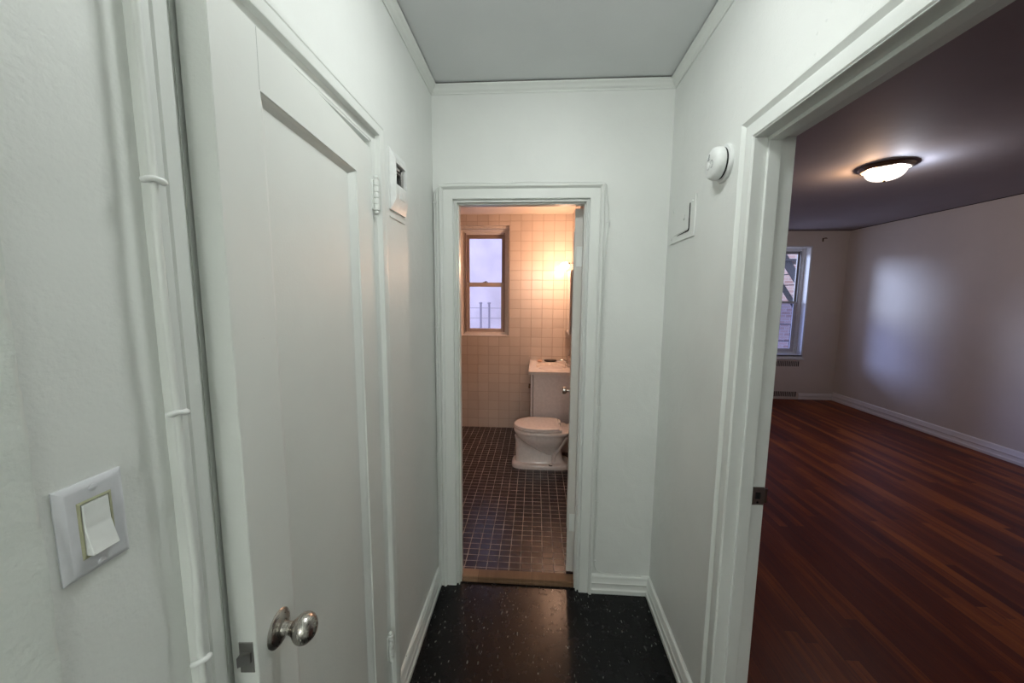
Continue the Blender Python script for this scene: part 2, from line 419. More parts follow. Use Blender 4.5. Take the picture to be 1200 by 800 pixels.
# lumpy filler strip between casing and left wall
rows = []
for i in range(60):
    z = .0+2.07*i/59
    w = .002*noise.noise(Vector((2, 9, z*24)))
    rows.append([Vector((A+.003, D-.001, z)), Vector((A+.008, D-.014-w, z)), Vector((-.497, D-.018+w, z)), Vector((-.489, D-.024-w*.6, z)), Vector((-.482, D-.024, z)), Vector((-.476, D-.010, z))])
grid_quads(b, rows)
structure('trim_3', b, TRIM, smooth=35)
b = BM()
jt = .006
def jamb_box(bm, x0, x1, y0, y1, z0, z1): box(bm, x0, x1, y0, y1, z0, z1, .0015, 1)
jamb_box(b, EX0-.001, EX0+jt, D-.012, BY, 0, EZ); jamb_box(b, EX1-jt, EX1+.001, D-.012, BY-.004, 0, EZ); jamb_box(b, EX0, EX1, D-.012, BY, EZ-jt, EZ+.001)
# door stop
jamb_box(b, EX0+jt-.001, EX0+jt+.006, D+.01, BY-.032, 0, EZ-jt); jamb_box(b, EX0+jt, EX1-jt, D+.01, BY-.032, EZ-jt-.007, EZ-jt+.001)
jamb_box(b, EX1-jt-.006, EX1-jt+.001, D+.01, BY-.032, 0, EZ-jt)
structure('trim_4', b, TRIM)
b = BM()
box(b, EX0, EX1, D+.022, BY, -.001, .026, .004, 2); box(b, EX0, EX1, D+.012, D+.030, -.001, .013, .003, 2)
structure('trim_5', b, SILLW)

# --- closet door on the left wall
b = BM()
frame(b, lambda s, z, t: (A+t, s, z), LY0, LY1, 0, LZ, [(0, 0), (0, .001), (.016, .002), (.021, .005), (.0235, .0185), (.027, .0205), (.046, .021), (.049, .0185), (.052, .0205), (.061, .0205), (.064, .0175), (.064, 0)])
structure('trim_6', b, TRIM, smooth=30)
b = BM()
box(b, A-.10, A+.0025, LY0-.003, LY0+.0068, 0, LZ); box(b, A-.10, A, LY1-.006, LY1+.003, 0, LZ); box(b, A-.10, A, LY0, LY1, LZ-.006, LZ+.003)
structure('trim_7', b, TRIM)
# closet behind the door
b = BM()
box(b, A-.75, A-.70, LY0-.2, LY1+.2, 0, 2.3); box(b, A-.70, A-.1, LY0-.25, LY0-.2, 0, 2.3); box(b, A-.70, A-.1, LY1+.2, LY1+.25, 0, 2.3); box(b, A-.75, A-.1, LY0-.25, LY1+.25, 2.3, 2.35)
structure('wall_closet', b, WALL)
b = BM(); box(b, A-.75, A-.3, LY0-.25, LY1+.25, -.1, 0); structure('floor_closet', b, HFLOOR)

# leaf in local coords: hinge axis at origin; +Y' runs toward the latch side. x' = out of the hall face
HY, HX = 1.170, A+.004
ang = math.radians(4.1)
door1 = empty('door_1', (HX, HY, 0)); door1['kind'] = 'structure'
door1.rotation_euler = (0, 0, ang)      # local -Y points to the latch side, swung into the hall
W_, Z0_, Z1_, T_ = .630, .012, 2.006, .042
def leaf_mesh():
    bm = BM()
    # hall face at x=0, back at x=-T ; y from 0 (hinge) to -W
    ys = [0, -.125, -.150, -.160, -W_+.130, -W_+.115, -W_+.100, -W_]
    # hall face: stile, quirk, sloped cove down to the panel
    py0, py1, pz0, pz1 = -.118, -W_+.108, .235, 1.905
    def ringr(y0, y1, z0, z1, x): return [Vector((x, y0, z0)), Vector((x, y1, z0)), Vector((x, y1, z1)), Vector((x, y0, z1))]
    seq = [ringr(0, -W_, Z0_, Z1_, -T_), ringr(0, -W_, Z0_, Z1_, -.0015), ringr(-.0015, -W_+.0015, Z0_+.0015, Z1_-.0015, 0),
           ringr(py0, py1, pz0, pz1, 0), ringr(py0-.001, py1+.001, pz0+.001, pz1-.001, -.003), ringr(py0-.010, py1+.010, pz0+.006, pz1-.006, -.006),
           ringr(py0-.026, py1+.026, pz0+.014, pz1-.014, -.0135), ringr(py0-.028, py1+.028, pz0+.015, pz1-.015, -.0145)]
    V = grid_quads(bm, seq, closed_u=True)
    bm.faces.new(V[-1]); bm.faces.new(list(reversed(V[0])))
    return bm
leaf = obj('door_leaf', leaf_mesh(), DOORP, door1)
# fine joint lines where rails meet the stiles
b = BM()
box(b, -.0004, .0002, -W_+.1065, -W_+.1075, 1.906, 2.004)
obj('joint_line', b, plain('joint_line_grey', (.42, .45, .42), .7), door1)
def ball_knob(parent, M, scale=1.0, name='door_knob'):
    """M: +Z out of the door face"""
    bm = BM()
    s = scale
    lathe(bm, [(0, 0), (.0325*s, 0), (.0330*s, .002*s), (.0315*s, .004*s), (.026*s, .0075*s), (.018*s, .0095*s), (.0135*s, .011*s)], M, 48)
    rose = obj('rosette', bm, NICKEL, parent, 40)
    bm = BM()
    prof = [(.0125*s, .009*s), (.0115*s, .014*s), (.011*s, .022*s), (.012*s, .026*s), (.0135*s, .028*s), (.0125*s, .0285*s)]
    R_ = .0265*s
    for k in range(1, 18):
        a = PI*(k/18)*.93+.07*PI
        prof.append((R_*math.sin(a)*1.0, .028*s+.021*s*(1-math.cos(a))))
    prof.append((.0, .028*s+.042*s))
    lathe(bm, prof, M, 48)
    return obj(name, bm, NICKEL, parent, 60)
kz = .950
kn = ball_knob(door1, Matrix.Translation((0, -W_+.057, kz)) @ Matrix.Rotation(PI/2, 4, 'Y') @ Matrix.Rotation(0, 4, 'Z'))
kn['label'] = 'brushed nickel ball knob'
# latch bolt on the leaf's edge
b = BM()
box(b, -.030, -.006, -W_-.0012, -W_+.003, .922, .979, .0006, 1)
obj('latch_plate', b, STEEL, door1)['label'] = 'worn steel latch plate'
b = BM()
Vb = [(-.026, -W_, .943), (-.010, -W_, .943), (-.010, -W_-.004, .943), (-.026, -W_-.013, .943), (-.026, -W_, .961), (-.010, -W_, .961), (-.010, -W_-.004, .961), (-.026, -W_-.013, .961)]
v = [b.verts.new(p) for p in Vb]
for f in ((0, 1, 2, 3), (4, 5, 6, 7), (0, 1, 5, 4), (1, 2, 6, 5), (2, 3, 7, 6), (3, 0, 4, 7)): b.faces.new([v[i] for i in f])
obj('latch_bolt', b, STEEL, door1)['label'] = 'steel spring latch bolt'
# painted-over butt hinges
def hinge(z0, z1):
    bm = BM()
    hx, hy = .010, .003
    n = 5; h = (z1-z0)/n
    for k in range(n):
        lathe(bm, [(.006, z0+h*k), (.0088, z0+h*k+.0012), (.0088, z0+h*(k+1)-.0012), (.006, z0+h*(k+1))], Matrix.Translation((hx, hy, 0)), 14)
    for z, d in ((z0, -1), (z1, 1)):
        lathe(bm, [(.0045, 0), (.006, .003), (.0075, .007), (.005, .012), (.0, .014)], Matrix.Translation((hx, hy, z)) @ (Matrix.Rotation(PI, 4, 'X') if d < 0 else Matrix()), 14)
    box(bm, -.0005, .0035, -.012, .004, z0+.002, z1-.002, .0008, 1)
    return bm
for z0, z1 in ((1.826, 1.918), (.275, .365)):
    obj('hinge', hinge(z0, z1), TRIM, door1, 40)

# --- doorway to the room on the right wall
b = BM()
frame(b, lambda s, z, t: (Bx-t, s, z), RO0, RO1, 0, ROZ, [(0, 0), (0, .012), (.003, .0145), (.036, .0145), (.040, .0125), (.050, .019), (.053, .021), (.060, .021), (.062, .018), (.062, 0)])
structure('trim_8', b, TRIM, smooth=30)
b = BM()
def rjamb(bm, y0, y1, zt):
    """jamb linings plus the stop near the room side"""
    th = .003
    for (ya, yb) in ((y1-th, y1+.002), (y0-.002, y0+th)):
        box(bm, Bx-.011, RX0+.010, ya, yb, 0, zt, .001, 1)
    box(bm, Bx-.011, RX0+.010, y0, y1, zt-th, zt+.002, .001, 1)
    # stop
    for (ya, yb) in ((y1-.011, y1-th+.001), (y0+th-.001, y0+.011)):
        box(bm, .644, .680, ya, yb, 0, zt-th, .002, 2)
    box(bm, .644, .680, y0, y1, zt-.014, zt-th+.001, .002, 2)
rjamb(b, RO0, RO1, ROZ)
structure('trim_9', b, TRIM)
b = BM()  # room side casing, mirrored
frame(b, lambda s, z, t: (RX0+t, s, z), RO0-.004, RO1+.004, 0, ROZ+.004, casing_prof(.09, .8))
structure('trim_10', b, TRIM, smooth=30)
b = BM(); box(b, .664, RX0+.03, RO0, RO1, -.1, .004, .002, 1); structure('trim_11', b, RFLOOR)
# strike plate
st = empty('strike_plate', (.702, RO1-.003, .95)); tag(st, 'small steel strike plate with a square latch hole on the jamb of the right doorway', 'strike plate')
b = BM()
def ring_plate(bm, x0, x1, z0, z1, hx0, hx1, hz0, hz1, y0, y1):
    for y in (y0,):
        pass
    box(bm, x0, hx0, y0, y1, z0, z1); box(bm, hx1, x1, y0, y1, z0, z1); box(bm, hx0, hx1, y0, y1, z0, hz0); box(bm, hx0, hx1, y0, y1, hz1, z1)
ring_plate(b, -.017, .017, -.029, .029, -.009, .007, -.011, .012, -.0018, 0)
# curved lip past the jamb edge
rows = [[Vector((.017+.004*k, -.0018+.0009*k*k*.5, z)) for k in range(4)] for z in (-.024, .024)]
rows2 = [[Vector((.017+.004*k, -.0005+.0009*k*k*.5, z)) for k in range(4)] for z in (.024, -.024)]
grid_quads(b, rows+rows2, closed_v=True)
obj('plate', b, STEEL, st)
b = BM(); box(b, -.009, .007, -.0006, .0002, -.011, .012); obj('latch_hole', b, BLACK, st)
for z in (-.021, .021):
    b = BM(); lathe(b, [(0, .0022), (.0036, .0020), (.0038, .0012), (.0038, 0), (0, 0)], Matrix.Translation((-.001, 0, z)) @ Matrix.Rotation(PI/2, 4, 'X'), 14)
    obj('screw', b, BLACK if z < 0 else STEEL, st)

# --- baseboards (height .1), stepped old-fashioned profile: (t proud, z)
BP = [(0, 0), (.021, 0), (.022, .006), (.0215, .022), (.017, .027), (.0155, .032), (.0150, .052), (.0185, .056), (.0190, .060), (.0150, .066), (.0145, .080), (.0120, .086), (.0125, .092), (.0085, .099), (.004, .102), (0, .102)]
def base(name, p0, p1, n, m=None, m0=0., m1=0., k=1.0):
    """from p0 to p1; n = inward normal; m0/m1 mitre signs (+1 inside corner shortens with t)"""
    bm = BM(); d = (Vector(p1)-Vector(p0)).normalized(); nn = Vector(n)
    rows = []
    for t, z in BP:
        t *= k
        rows.append([Vector(p0)+d*t*m0+nn*t+Vector((0, 0, z*k)), Vector(p1)-d*t*m1+nn*t+Vector((0, 0, z*k))])
    V = grid_quads(bm, rows, closed_v=True)
    bm.faces.new([r[0] for r in V]); bm.faces.new([r[1] for r in V])
    return structure(name, bm, m or TRIM, smooth=35)
base('baseboard_left', (A, LY1+.065, 0), (A, D-.016, 0), (1, 0, 0))
base('baseboard_end', (.311, D, 0), (Bx, D, 0), (0, -1, 0), m1=1)
base('baseboard_right', (Bx, D, 0), (Bx, RO1+.062, 0), (-1, 0, 0), m0=1)
base('baseboard_near_left', (A, Y0-.1, 0), (A, LY0-.065, 0), (1, 0, 0))
base('baseboard_near_right', (Bx, RO0-.062, 0), (Bx, Y0-.1, 0), (-1, 0, 0))

# ------------------------------------------------------------------ things in the hall
# light switch
sw = empty('light_switch', (A, .3765, 1.2955)); tag(sw, 'square white wall switch plate with one paddle rocker on the left wall near the camera', 'light switch')
b = BM()
hw, hz_ = .0335, .0545
def rr(y, z, x): return [Vector((x, -y, -z)), Vector((x, y, -z)), Vector((x, y, z)), Vector((x, -y, z))]
oy, oz = .0172, .0338
V = grid_quads(b, [rr(hw, hz_, 0), rr(hw, hz_, .002), rr(hw-.006, hz_-.006, .0065), rr(hw-.008, hz_-.008, .007), rr(oy, oz, .0068), rr(oy, oz, .001)], closed_u=True)
obj('cover_plate', b, PLATE, sw, 25)
b = BM(); grid_quads(b, [rr(oy, oz, .0069), rr(oy-.0015, oz-.0015, .0078), rr(oy-.003, oz-.003, .0078), rr(oy-.0032, oz-.0032, .0005)], closed_u=True)
obj('rocker_frame', b, IVORY, sw)
b = BM()
ry, rz = .0133, .0298
prof = [(-rz, .0160), (-.0288, .0168), (-.001, .0098), (.0005, .0094), (.003, .0092), (rz, .0088)]
rows = [[Vector((0, -ry, z)), Vector((x-.001, -ry, z)), Vector((x, -ry+.001, z)), Vector((x, ry-.001, z)), Vector((x-.001, ry, z)), Vector((0, ry, z))] for z, x in prof]
V = grid_quads(b, rows, closed_u=True); b.faces.new(V[0]); b.faces.new(V[-1])
obj('rocker', b, PLASTIC, sw, 20)
for z in (-.0455, .0455):
    b = BM(); lathe(b, [(.0040, 0), (.0040, .0010), (.003, .0018), (0, .0021)], Matrix.Translation((.0066, 0, z)) @ Matrix.Rotation(PI/2, 4, 'Y'), 18)
    box(b, .0078, .0091, -.0038, .0038, z-.0005, z+.0005)
    obj('screw', b, PLATE, sw, 40)

# grey-white cable beside the closet casing
cb_ = empty('wall_cable', (A, .458, 0)); tag(cb_, 'thick white painted cable running down the wall beside the closet door casing', 'cable')
pts = [(2.44, .457), (2.2, .452), (2.02, .452), (1.93, .456), (1.82, .456), (1.70, .4545), (1.62, .451), (1.52, .452), (1.41, .4565), (1.30, .457), (1.165, .4625), (1.08, .457), (1.0, .455), (.90, .455), (.7, .457), (.4, .4545), (.11, .456)]
b = BM(); tube(b, [(.0265+.0010*math.sin(z*9), (y-.458)*.7+.009, z) for z, y in pts], .0046, 10, smooth_n=6)
obj('wire', b, TRIM, cb_, 60)
for z in (1.705, 1.402, 1.028, .62):
    b = BM()
    tube(b, [(.0180, -.009, z-.002), (.0230, -.0075, z-.001), (.0290, -.005, z+.001), (.0320, -.000, z), (.0320, .005, z-.001), (.0295, .009, z-.002)], [.0036, .0046, .0036, .0040, .0050, .0034], 8, smooth_n=4)
    o = obj('cable_clip', b, PLASTIC, cb_, 60)
    yy = min(pts, key=lambda q: abs(q[0]-z))[1]-.458
    o.location = (.002, yy*.7+.009, 0)

# thermostat-like cover box
tb = empty('wall_box', (A, 1.385, 1.965)); tag(tb, 'white boxy wall cover with a dark square opening beside the closet door casing', 'wall box')
b = BM()
Y1_, Z1b, dd = .074, .102, .019
def q4(y0, y1, z0, z1, x): return [Vector((x, y0, z0)), Vector((x, y1, z0)), Vector((x, y1, z1)), Vector((x, y0, z1))]
oq = (-.042, .052, -.010, .062)
V = grid_quads(b, [q4(-Y1_, Y1_, -Z1b, Z1b, 0), q4(-Y1_, Y1_, -Z1b, Z1b, .006), q4(-Y1_+.020, Y1_-.010, -Z1b+.040, Z1b-.028, dd), q4(oq[0]-.006, oq[1]+.006, oq[2]-.006, oq[3]+.006, dd), q4(*oq, dd-.002), q4(*oq, .003)], closed_u=True)
obj('cover', b, PLASTIC, tb, 20)
b = BM(); box(b, .001, .0032, -.042, .052, -.010, .062); obj('opening', b, BLACK, tb)
b = BM()
box(b, .003, .015, .010, .014, -.012, .040, .001, 1); box(b, .003, .012, .024, .040, -.012, .052, .002, 1); box(b, .003, .013, -.030, .026, .030, .035, .001, 1)
box(b, .003, .014, -.030, .0, .040, .050, .001, 1); box(b, .003, .016, .016, .019, -.010, .036, .0008, 1)
obj('works', b, STEEL, tb)
b = BM(); box(b, .010, .0205, -.022, .034, -.058, -.030, .003, 2); obj('slider', b, PLASTIC, tb, 40)
b = BM(); box(b, -.001, .003, -.074, .071, -.128, -.1245); obj('back_plate_edge', b, TRIM, tb)

# smoke detector
sd = empty('smoke_detector', (Bx, 1.348, 2.008)); tag(sd, 'round white smoke detector on the right wall beside the doorway casing', 'smoke detector')
Mx = Matrix.Rotation(-PI/2, 4, 'Y')
b = BM(); lathe(b, [(0, 0), (.060, 0), (.0605, .004), (.057, .010), (.050, .012), (.0, .012)], Mx, 48)
obj('mounting_ring', b, PLASTIC, sd, 40)
b = BM(); lathe(b, [(0, .010), (.0490, .010), (.0490, .0178), (0, .0178)], Mx, 48)
obj('vent_gap', b, BLACK, sd)
b = BM(); lathe(b, [(.0, .0175), (.0505, .018), (.052, .021), (.0515, .034), (.048, .042), (.040, .0475), (.020, .0485), (0, .0485)], Mx, 48)
obj('body', b, PLASTIC, sd, 40)
b = BM()
lathe(b, [(0, .0475), (.0125, .0475), (.0125, .0500), (.011, .0510), (0, .0512)], Matrix.Translation((0, .012, -.004)) @ Mx, 24)
obj('test_button', b, PLASTIC, sd, 40)
GREYPR = plain('printed_grey', (.25, .26, .27), .6)
b = BM()
for k in range(5): box(b, -.0492, -.0480, .006-.0012+.0045*0, .020-.002*k, .013+.004*k, .0148+.004*k)
obj('vent_slots', b, GREYPR, sd)
b = BM()
for k in range(14):
    a = PI*(.1+1.5*k/13); 
    p0 = Vector((-.0487, -.012+.0095*math.cos(a), -.004+.0095*math.sin(a)*1.2))
    box(b, -.0495, -.0483, p0.y-.0009, p0.y+.0009, p0.z-.0009, p0.z+.0009)
obj('led_window', b, GREYPR, sd)

# painted-over access plate
ap = empty('access_plate', (Bx, 1.690, 1.889)); tag(ap, 'flat painted metal access plate with an open black slit on the right wall', 'access plate')
b = BM(); box(b, -.005, 0, -.132, .132, -.080, .080, .0018, 2)
obj('plate', b, WALL, ap)
b = BM(); box(b, -.0068, -.004, -.080, .085, -.048, .056, .0015, 2)
obj('hatch', b, WALL, ap)
b = BM()
box(b, -.0072, -.0052, -.0860, -.0800, -.046, .056); 
tube(b, [(-.0062, -.083, -.044), (-.0062, -.080, -.050), (-.0062, -.070, -.052), (-.0062, -.02, -.0525), (-.0062, .045, -.0545)], [.0030, .0030, .0026, .0018, .0008], 8)
obj('slit', b, BLACK, ap)
for y, z in ((-.108, .058), (.100, .060), (-.105, -.062), (.112, -.060)):
    b = BM(); lathe(b, [(.0055, 0), (.005, .003), (.002, .0045), (0, .0046)], Matrix.Translation((-.0048, y, z)) @ Mx, 14); obj('screw', b, WALL, ap, 50)
b = BM(); lathe(b, [(.011, 0), (.012, .003), (.010, .0055), (.006, .006), (.004, .003), (0, .003)], Matrix.Translation((-.0065, -.030, .010)) @ Mx, 20); obj('turn_lock', b, WALL, ap, 40)

# thin telephone wire tacked round the bathroom doorway
wire = empty('telephone_wire', (0, D, 0)); tag(wire, 'thin painted wire tacked around the bathroom door casing and along both baseboards', 'wire')
def onend(p): return (p[0]+(.004 if p[0] > .31 and p[1] > .2 else 0), -.0060 if p[1] < .16 else -.0230 if p[0] > -.47 else -.0285, p[1])
Lp = [(-.4985, .150), (-.499, .4), (-.4995, .9), (-.4992, 1.35), (-.499, 1.75), (-.500, 1.98), (-.497, 2.045), (-.480, 2.082), (-.452, 2.099), (-.40, 2.103), (-.289, 2.104), (-.145, 2.101), (-.09, 2.104), (.037, 2.102), (.16, 2.101), (.277, 2.100), (.300, 2.097), (.3185, 2.086), (.3215, 2.05), (.3300, 1.98), (.3290, 1.92), (.322, 1.80), (.318, 1.64), (.317, 1.40), (.319, 1.15), (.3195, .74), (.3205, .46), (.321, .20), (.326, .150), (.345, .121), (.39, .107), (.46, .106), (.53, .107), (.585, .098), (.606, .090)]
b = BM(); pp = [onend(p) for p in Lp]
tube(b, pp, .0025, 6, smooth_n=5)
# turns the corner, then runs along the top of the right baseboard
rp = [(.606, -.0035, .090), (.6135, -.010, .098), (.6145, -.03, .104), (.6145, -.12, .1045), (.6145, -.25, .1042), (.6145, -.40, .1045), (.6145, -.51, .1042)]
tube(b, rp, .0025, 6, smooth_n=5)
lp = [(-.4985, -.026, .160), (-.502, -.027, .125), (-.504, -.036, .108), (-.503, -.08, .106), (-.497, -.2, .100), (-.496, -.33, .096), (-.500, -.45, .101), (-.5085, -.53, .104)]
tube(b, lp, .0027, 6, smooth_n=5)
obj('wire', b, TRIM, wire, 70)
for (x, z) in ((-.499, 2.013), (-.499, 1.411), (-.499, 1.23), (-.499, .747), (-.499, .321), (.3285, 1.92), (.3175, 1.60), (.318, 1.37), (.3195, 1.02), (.32, .699), (.3205, .52), (.3215, .19), (.15, 2.101), (-.12, 2.102), (.46, .106)):
    b = BM(); box(b, -.008, .008, -.006, -.0002, -.0028, .0028, .0014, 2)
    lathe(b, [(0, 0), (.0030, 0), (.0032, .0025), (0, .0036)], Matrix.Translation((.0055 if x > 0 else -.0055, -.005, 0)) @ Matrix.Rotation(PI/2, 4, 'X'), 10)
    o = obj('wire_staple', b, PLASTIC, wire, 40); o.location = (x+(.004 if x > .31 else 0), -.0015 if z < .16 else -.0185 if x > -.47 else -.024, z)
    if z > 2.09: o.rotation_euler = (0, PI/2, 0)

# ------------------------------------------------------------------ bathroom shell
b = BM(); box(b, BX0-.1, BX1+.1, BY-.0, BD+.2, -.1, .008); structure('floor_bathroom', b, TILE_F)
b = BM(); box(b, BX0-.1, BX1+.1, BY, BD+.2, BZ, BZ+.1); structure('ceiling_bathroom', b, BPLAS)
WX0, WX1, WZ0, WZ1 = -.905, -.315, 1.115, 2.372
b = BM()
box(b, BX0-.1, WX0, BD, BD+.16, 0, BZ); box(b, WX1, BX1+.1, BD, BD+.16, 0, BZ); box(b, WX0, WX1, BD, BD+.16, 0, WZ0); box(b, WX0, WX1, BD, BD+.16, WZ1, BZ)
structure('wall_bathroom_back', b, TILE_B)
b = BM(); box(b, BX0-.1, BX0, BY-.1, BD, 0, BZ); structure('wall_bathroom_left', b, TILE_S)
b = BM(); box(b, BX1, BX1+.1, BY, BD, 0, BZ); box(b, .392, BX1, 3.63, BD, 0, BZ); structure('wall_bathroom_right', b, TILE_S)
b = BM(); box(b, BX0, A-.1, BY-.1, BY, 0, BZ); structure('wall_bathroom_front', b, BPLAS)

# bathroom window
w1 = empty('window_1', (0, BD, 0)); w1['kind'] = 'structure'
b = BM()   # deep wooden lining with stepped trim
mpw = lambda s, z, t: (s, .09-t, z)
frame(b, mpw, WX0+.070, WX1-.058, WZ0+.040, WZ1-.088, [(0, -.05), (0, .005), (.008, .010), (.016, .010), (.018, .022), (.034, .026), (.040, .045), (.052, .048), (.052, -.05)], closed=True)
box(b, WX0+.001, WX0+.026, -.0-.0+.0, .10, WZ0, WZ1, .004, 2)
obj('window_frame', b, WINLIGHT, w1, 30)
b = BM(); box(b, WX0+.001, WX1-.001, -.004, .06, WZ0-.004, WZ0+.006, .002, 1); box(b, WX0+.001, WX1-.001, .03, .10, WZ1-.030, WZ1-.001)
obj('window_sill', b, WINLIGHT, w1)
def sash(bm, x0, x1, z0, z1, y0, y1, st, rt, rb):
    box(bm, x0, x0+st, y0, y1, z0, z1, .002, 1); box(bm, x1-st, x1, y0, y1, z0, z1, .002, 1)
    box(bm, x0+st, x1-st, y0, y1, z1-rt, z1, .002, 1); box(bm, x0+st, x1-st, y0, y1, z0, z0+rb, .002, 1)
ix0, ix1 = WX0+.070, WX1-.058
b = BM(); sash(b, ix0, ix1, 1.700, WZ1-.088, .105, .130, .040, .044, .036)
obj('upper_sash', b, WINWOOD, w1)
b = BM(); sash(b, ix0, ix1, WZ0+.040, 1.735, .080, .104, .044, .050, .040)
ls = obj('lower_sash', b, plain('sash_tan', (.54, .45, .40), .45), w1)
b = BM(); box(b, ix0, ix0+.012, .055, .080, WZ0+.04, WZ1-.078); box(b, ix1-.012, ix1, .055, .080, WZ0+.04, WZ1-.078); box(b, ix0, ix1, .1305, .15, 1.70, WZ1-.078) if False else None
obj('sash_track', b, WINWOOD, w1)
b = BM(); box(b, -.03, .03, -.012, .008, 0, .006, .002, 1); lathe(b, [(.010, .006), (.010, .012), (.004, .016), (0, .016)], None, 14); box(b, -.002, .022, -.006, .0, .010, .016, .001, 1)
o = obj('sash_lock', b, HOOKM, w1); o.location = ((ix0+ix1)/2, .092, 1.735)
FROST = pane('window_pane_hazy', (.92, .92, 1.0), .05, .12)
b = BM(); box(b, ix0+.03, ix1-.03, .116, .119, 1.73, WZ1-.11); obj('pane', b, FROST, w1)
b = BM(); box(b, ix0+.04, ix1-.04, .091, .094, WZ0+.075, 1.70); obj('pane', b, FROST, w1)

# neighbouring wall outside the bathroom window, with two standpipes
b = BM(); box(b, -4.5, .55, 6.25, 6.35, -1, 7.0); nb = obj('neighbouring_wall', b, NEIGH); tag(nb, 'pale lavender rendered wall of the next building seen through the bathroom window', 'building')
vp = None
for k, x in enumerate((-.893, -.757)):
    b = BM(); tube(b, [(0, 0, -1.5), (0, 0, 1.46), ], .017, 10); 
    lathe(b, [(.017, 1.46), (.026, 1.462), (.026, 1.48), (0, 1.485)], None, 12)
    o = obj('vent_pipe', b, plain('pipe_grey%d' % k, (.35, .35, .42), .6), None, 50); o.location = (x, 6.0, 0)
    tag(o, ('left' if k == 0 else 'right')+' one of the two thin grey pipes standing outside the bathroom window', 'pipe', 'pipes outside the bathroom window')
b = BM()
for z in (1.39, 1.226): tube(b, [(-2.6, 6.06, z), (.2, 6.06, z)], .006, 6)
o = obj('outside_rail', b, plain('rail_grey', (.45, .45, .5), .6)); tag(o, 'pair of thin horizontal wires crossing behind the two grey pipes', 'wire')

# bathroom door, swung into the bathroom
d2 = empty('door_2', (EX1-.004, BY+.001, 0)); d2['kind'] = 'structure'
d2.rotation_euler = (0, 0, math.radians(-6.3))
b = BM(); box(b, -.045, 0, 0, .612, .036, 2.006, .0015, 1)
# recessed-panel mouldings on the face that looks into the room
frame(b, lambda s, z, t: (-.045-t, s, z), .11, .50, .25, 1.90, [(0, 0), (0, .002), (.006, .006), (.014, .004), (.016, 0)], closed=True)
obj('door_leaf', b, paint('bath_door_paint', (.66, .645, .60), .45, .2, scale=70), d2)
for z in (.28, 1.72):
    b = BM(); box(b, -.034, -.001, -.0028, .001, z, z+.10, .0008, 1)
    for q in (.02, .05, .08): lathe(b, [(.003, 0), (.0028, .001), (0, .0014)], Matrix.Translation((-.02+.008*((q*100) % 2), -.0026, z+q)) @ Matrix.Rotation(PI/2, 4, 'X'), 10)
    obj('hinge', b, TRIM, d2, 40)
b = BM()
Mk = Matrix.Translation((-.045, .555, .935)) @ Matrix.Rotation(-PI/2, 4, 'Y')
lathe(b, [(0, 0), (.027, 0), (.026, .004), (.014, .009), (.0085, .012), (.0085, .030), (.014, .034), (.023, .040), (.025, .052), (.024, .060), (.014, .063), (0, .063)], Mk, 32)
obj('door_knob', b, NICKEL, d2, 40)['label'] = 'small brushed metal knob'
b = BM(); lathe(b, [(0, 0), (.009, 0), (.009, .004), (.004, .006), (.004, .012), (0, .012)], Matrix.Translation((-.045, .555, .865)) @ Matrix.Rotation(-PI/2, 4, 'Y'), 14)
obj('thumb_turn', b, NICKEL, d2, 40)

# ------------------------------------------------------------------ toilet (faces -X)
to = empty('toilet', (0, 3.385, .008)); tag(to, 'white porcelain toilet with its lid closed on the dark tiled bathroom floor', 'toilet')
def sec(x0, x1, hw, z, n=40, p=2.4, flat=.0, bias=.0):
    """superellipse outline between x0 (front) and x1 (rear); squarer at the rear"""
    out = []
    cx, rx = (x0+x1)/2, (x1-x0)/2
    for k in range(n):
        a = 2*PI*k/n
        c, s = math.cos(a), math.sin(a)
        pp_ = p if c < 0 else p+flat
        x = cx+rx*math.copysign(abs(c)**(2/pp_), c); y = hw*math.copysign(abs(s)**(2/pp_), s)
        out.append(Vector((x, y, z)))
    return out
b = BM()
loft(b, [sec(-.207, .325, .130, 0, p=4, flat=2), sec(-.209, .327, .132, .006, p=4, flat=2), sec(-.208, .326, .131, .030, p=4, flat=2), sec(-.200, .318, .124, .040, p=4, flat=2),
         sec(-.180, .290, .088, .046, p=3.5, flat=2), sec(-.176, .262, .078, .07, p=3.5, flat=2), sec(-.175, .250, .074, .16, p=3.5, flat=2), sec(-.178, .250, .080, .24, p=3.2, flat=2),
         sec(-.184, .262, .100, .275, p=3, flat=2)])
pedestal = obj('pedestal', b, PORC, to, 50)
b = BM()
rings = []
for k in range(15):
    t = k/14            # bottom -> rim
    z = .105+.215*t
    w = .058+.116*math.sin(min(1, t*1.02)*PI/2)**.9
    x0 = -.187+.31*(1-t)**1.5
    x1 = .215+.085*t
    rings.append(sec(x0, x1, w, z, p=2.2, flat=1.6*t))
rings += [sec(-.190, .314, .177, .328, p=2.3, flat=1.8), sec(-.193, .318, .181, .338, p=2.3, flat=1.8), sec(-.192, .318, .180, .352, p=2.3, flat=1.8), sec(-.184, .312, .173, .358, p=2.3, flat=1.8)]
loft(b, rings)
obj('bowl', b, PORC, to, 50)
b = BM()  # rear struts flowing from the shelf down to the foot
for s in (-1, 1):
    tube(b, [(.285, s*.105, .315), (.250, s*.098, .24), (.205, s*.088, .165), (.178, s*.082, .11), (.172, s*.078, .05)], [.022, .021, .020, .019, .018], 10, smooth_n=4)
obj('trapway_rib', b, PORC, to, 60)
b = BM()
lathe(b, [(.016, 0), (.0155, .008), (.010, .014), (0, .016)], Matrix.Translation((.155, -.105, .041)), 20)
obj('bolt_cap', b, PORC, to, 50)
b = BM(); lathe(b, [(.017, 0), (.017, .003), (0, .003)], Matrix.Translation((.150, -.114, .0405)), 20)
obj('bolt_washer', b, BLACK, to)
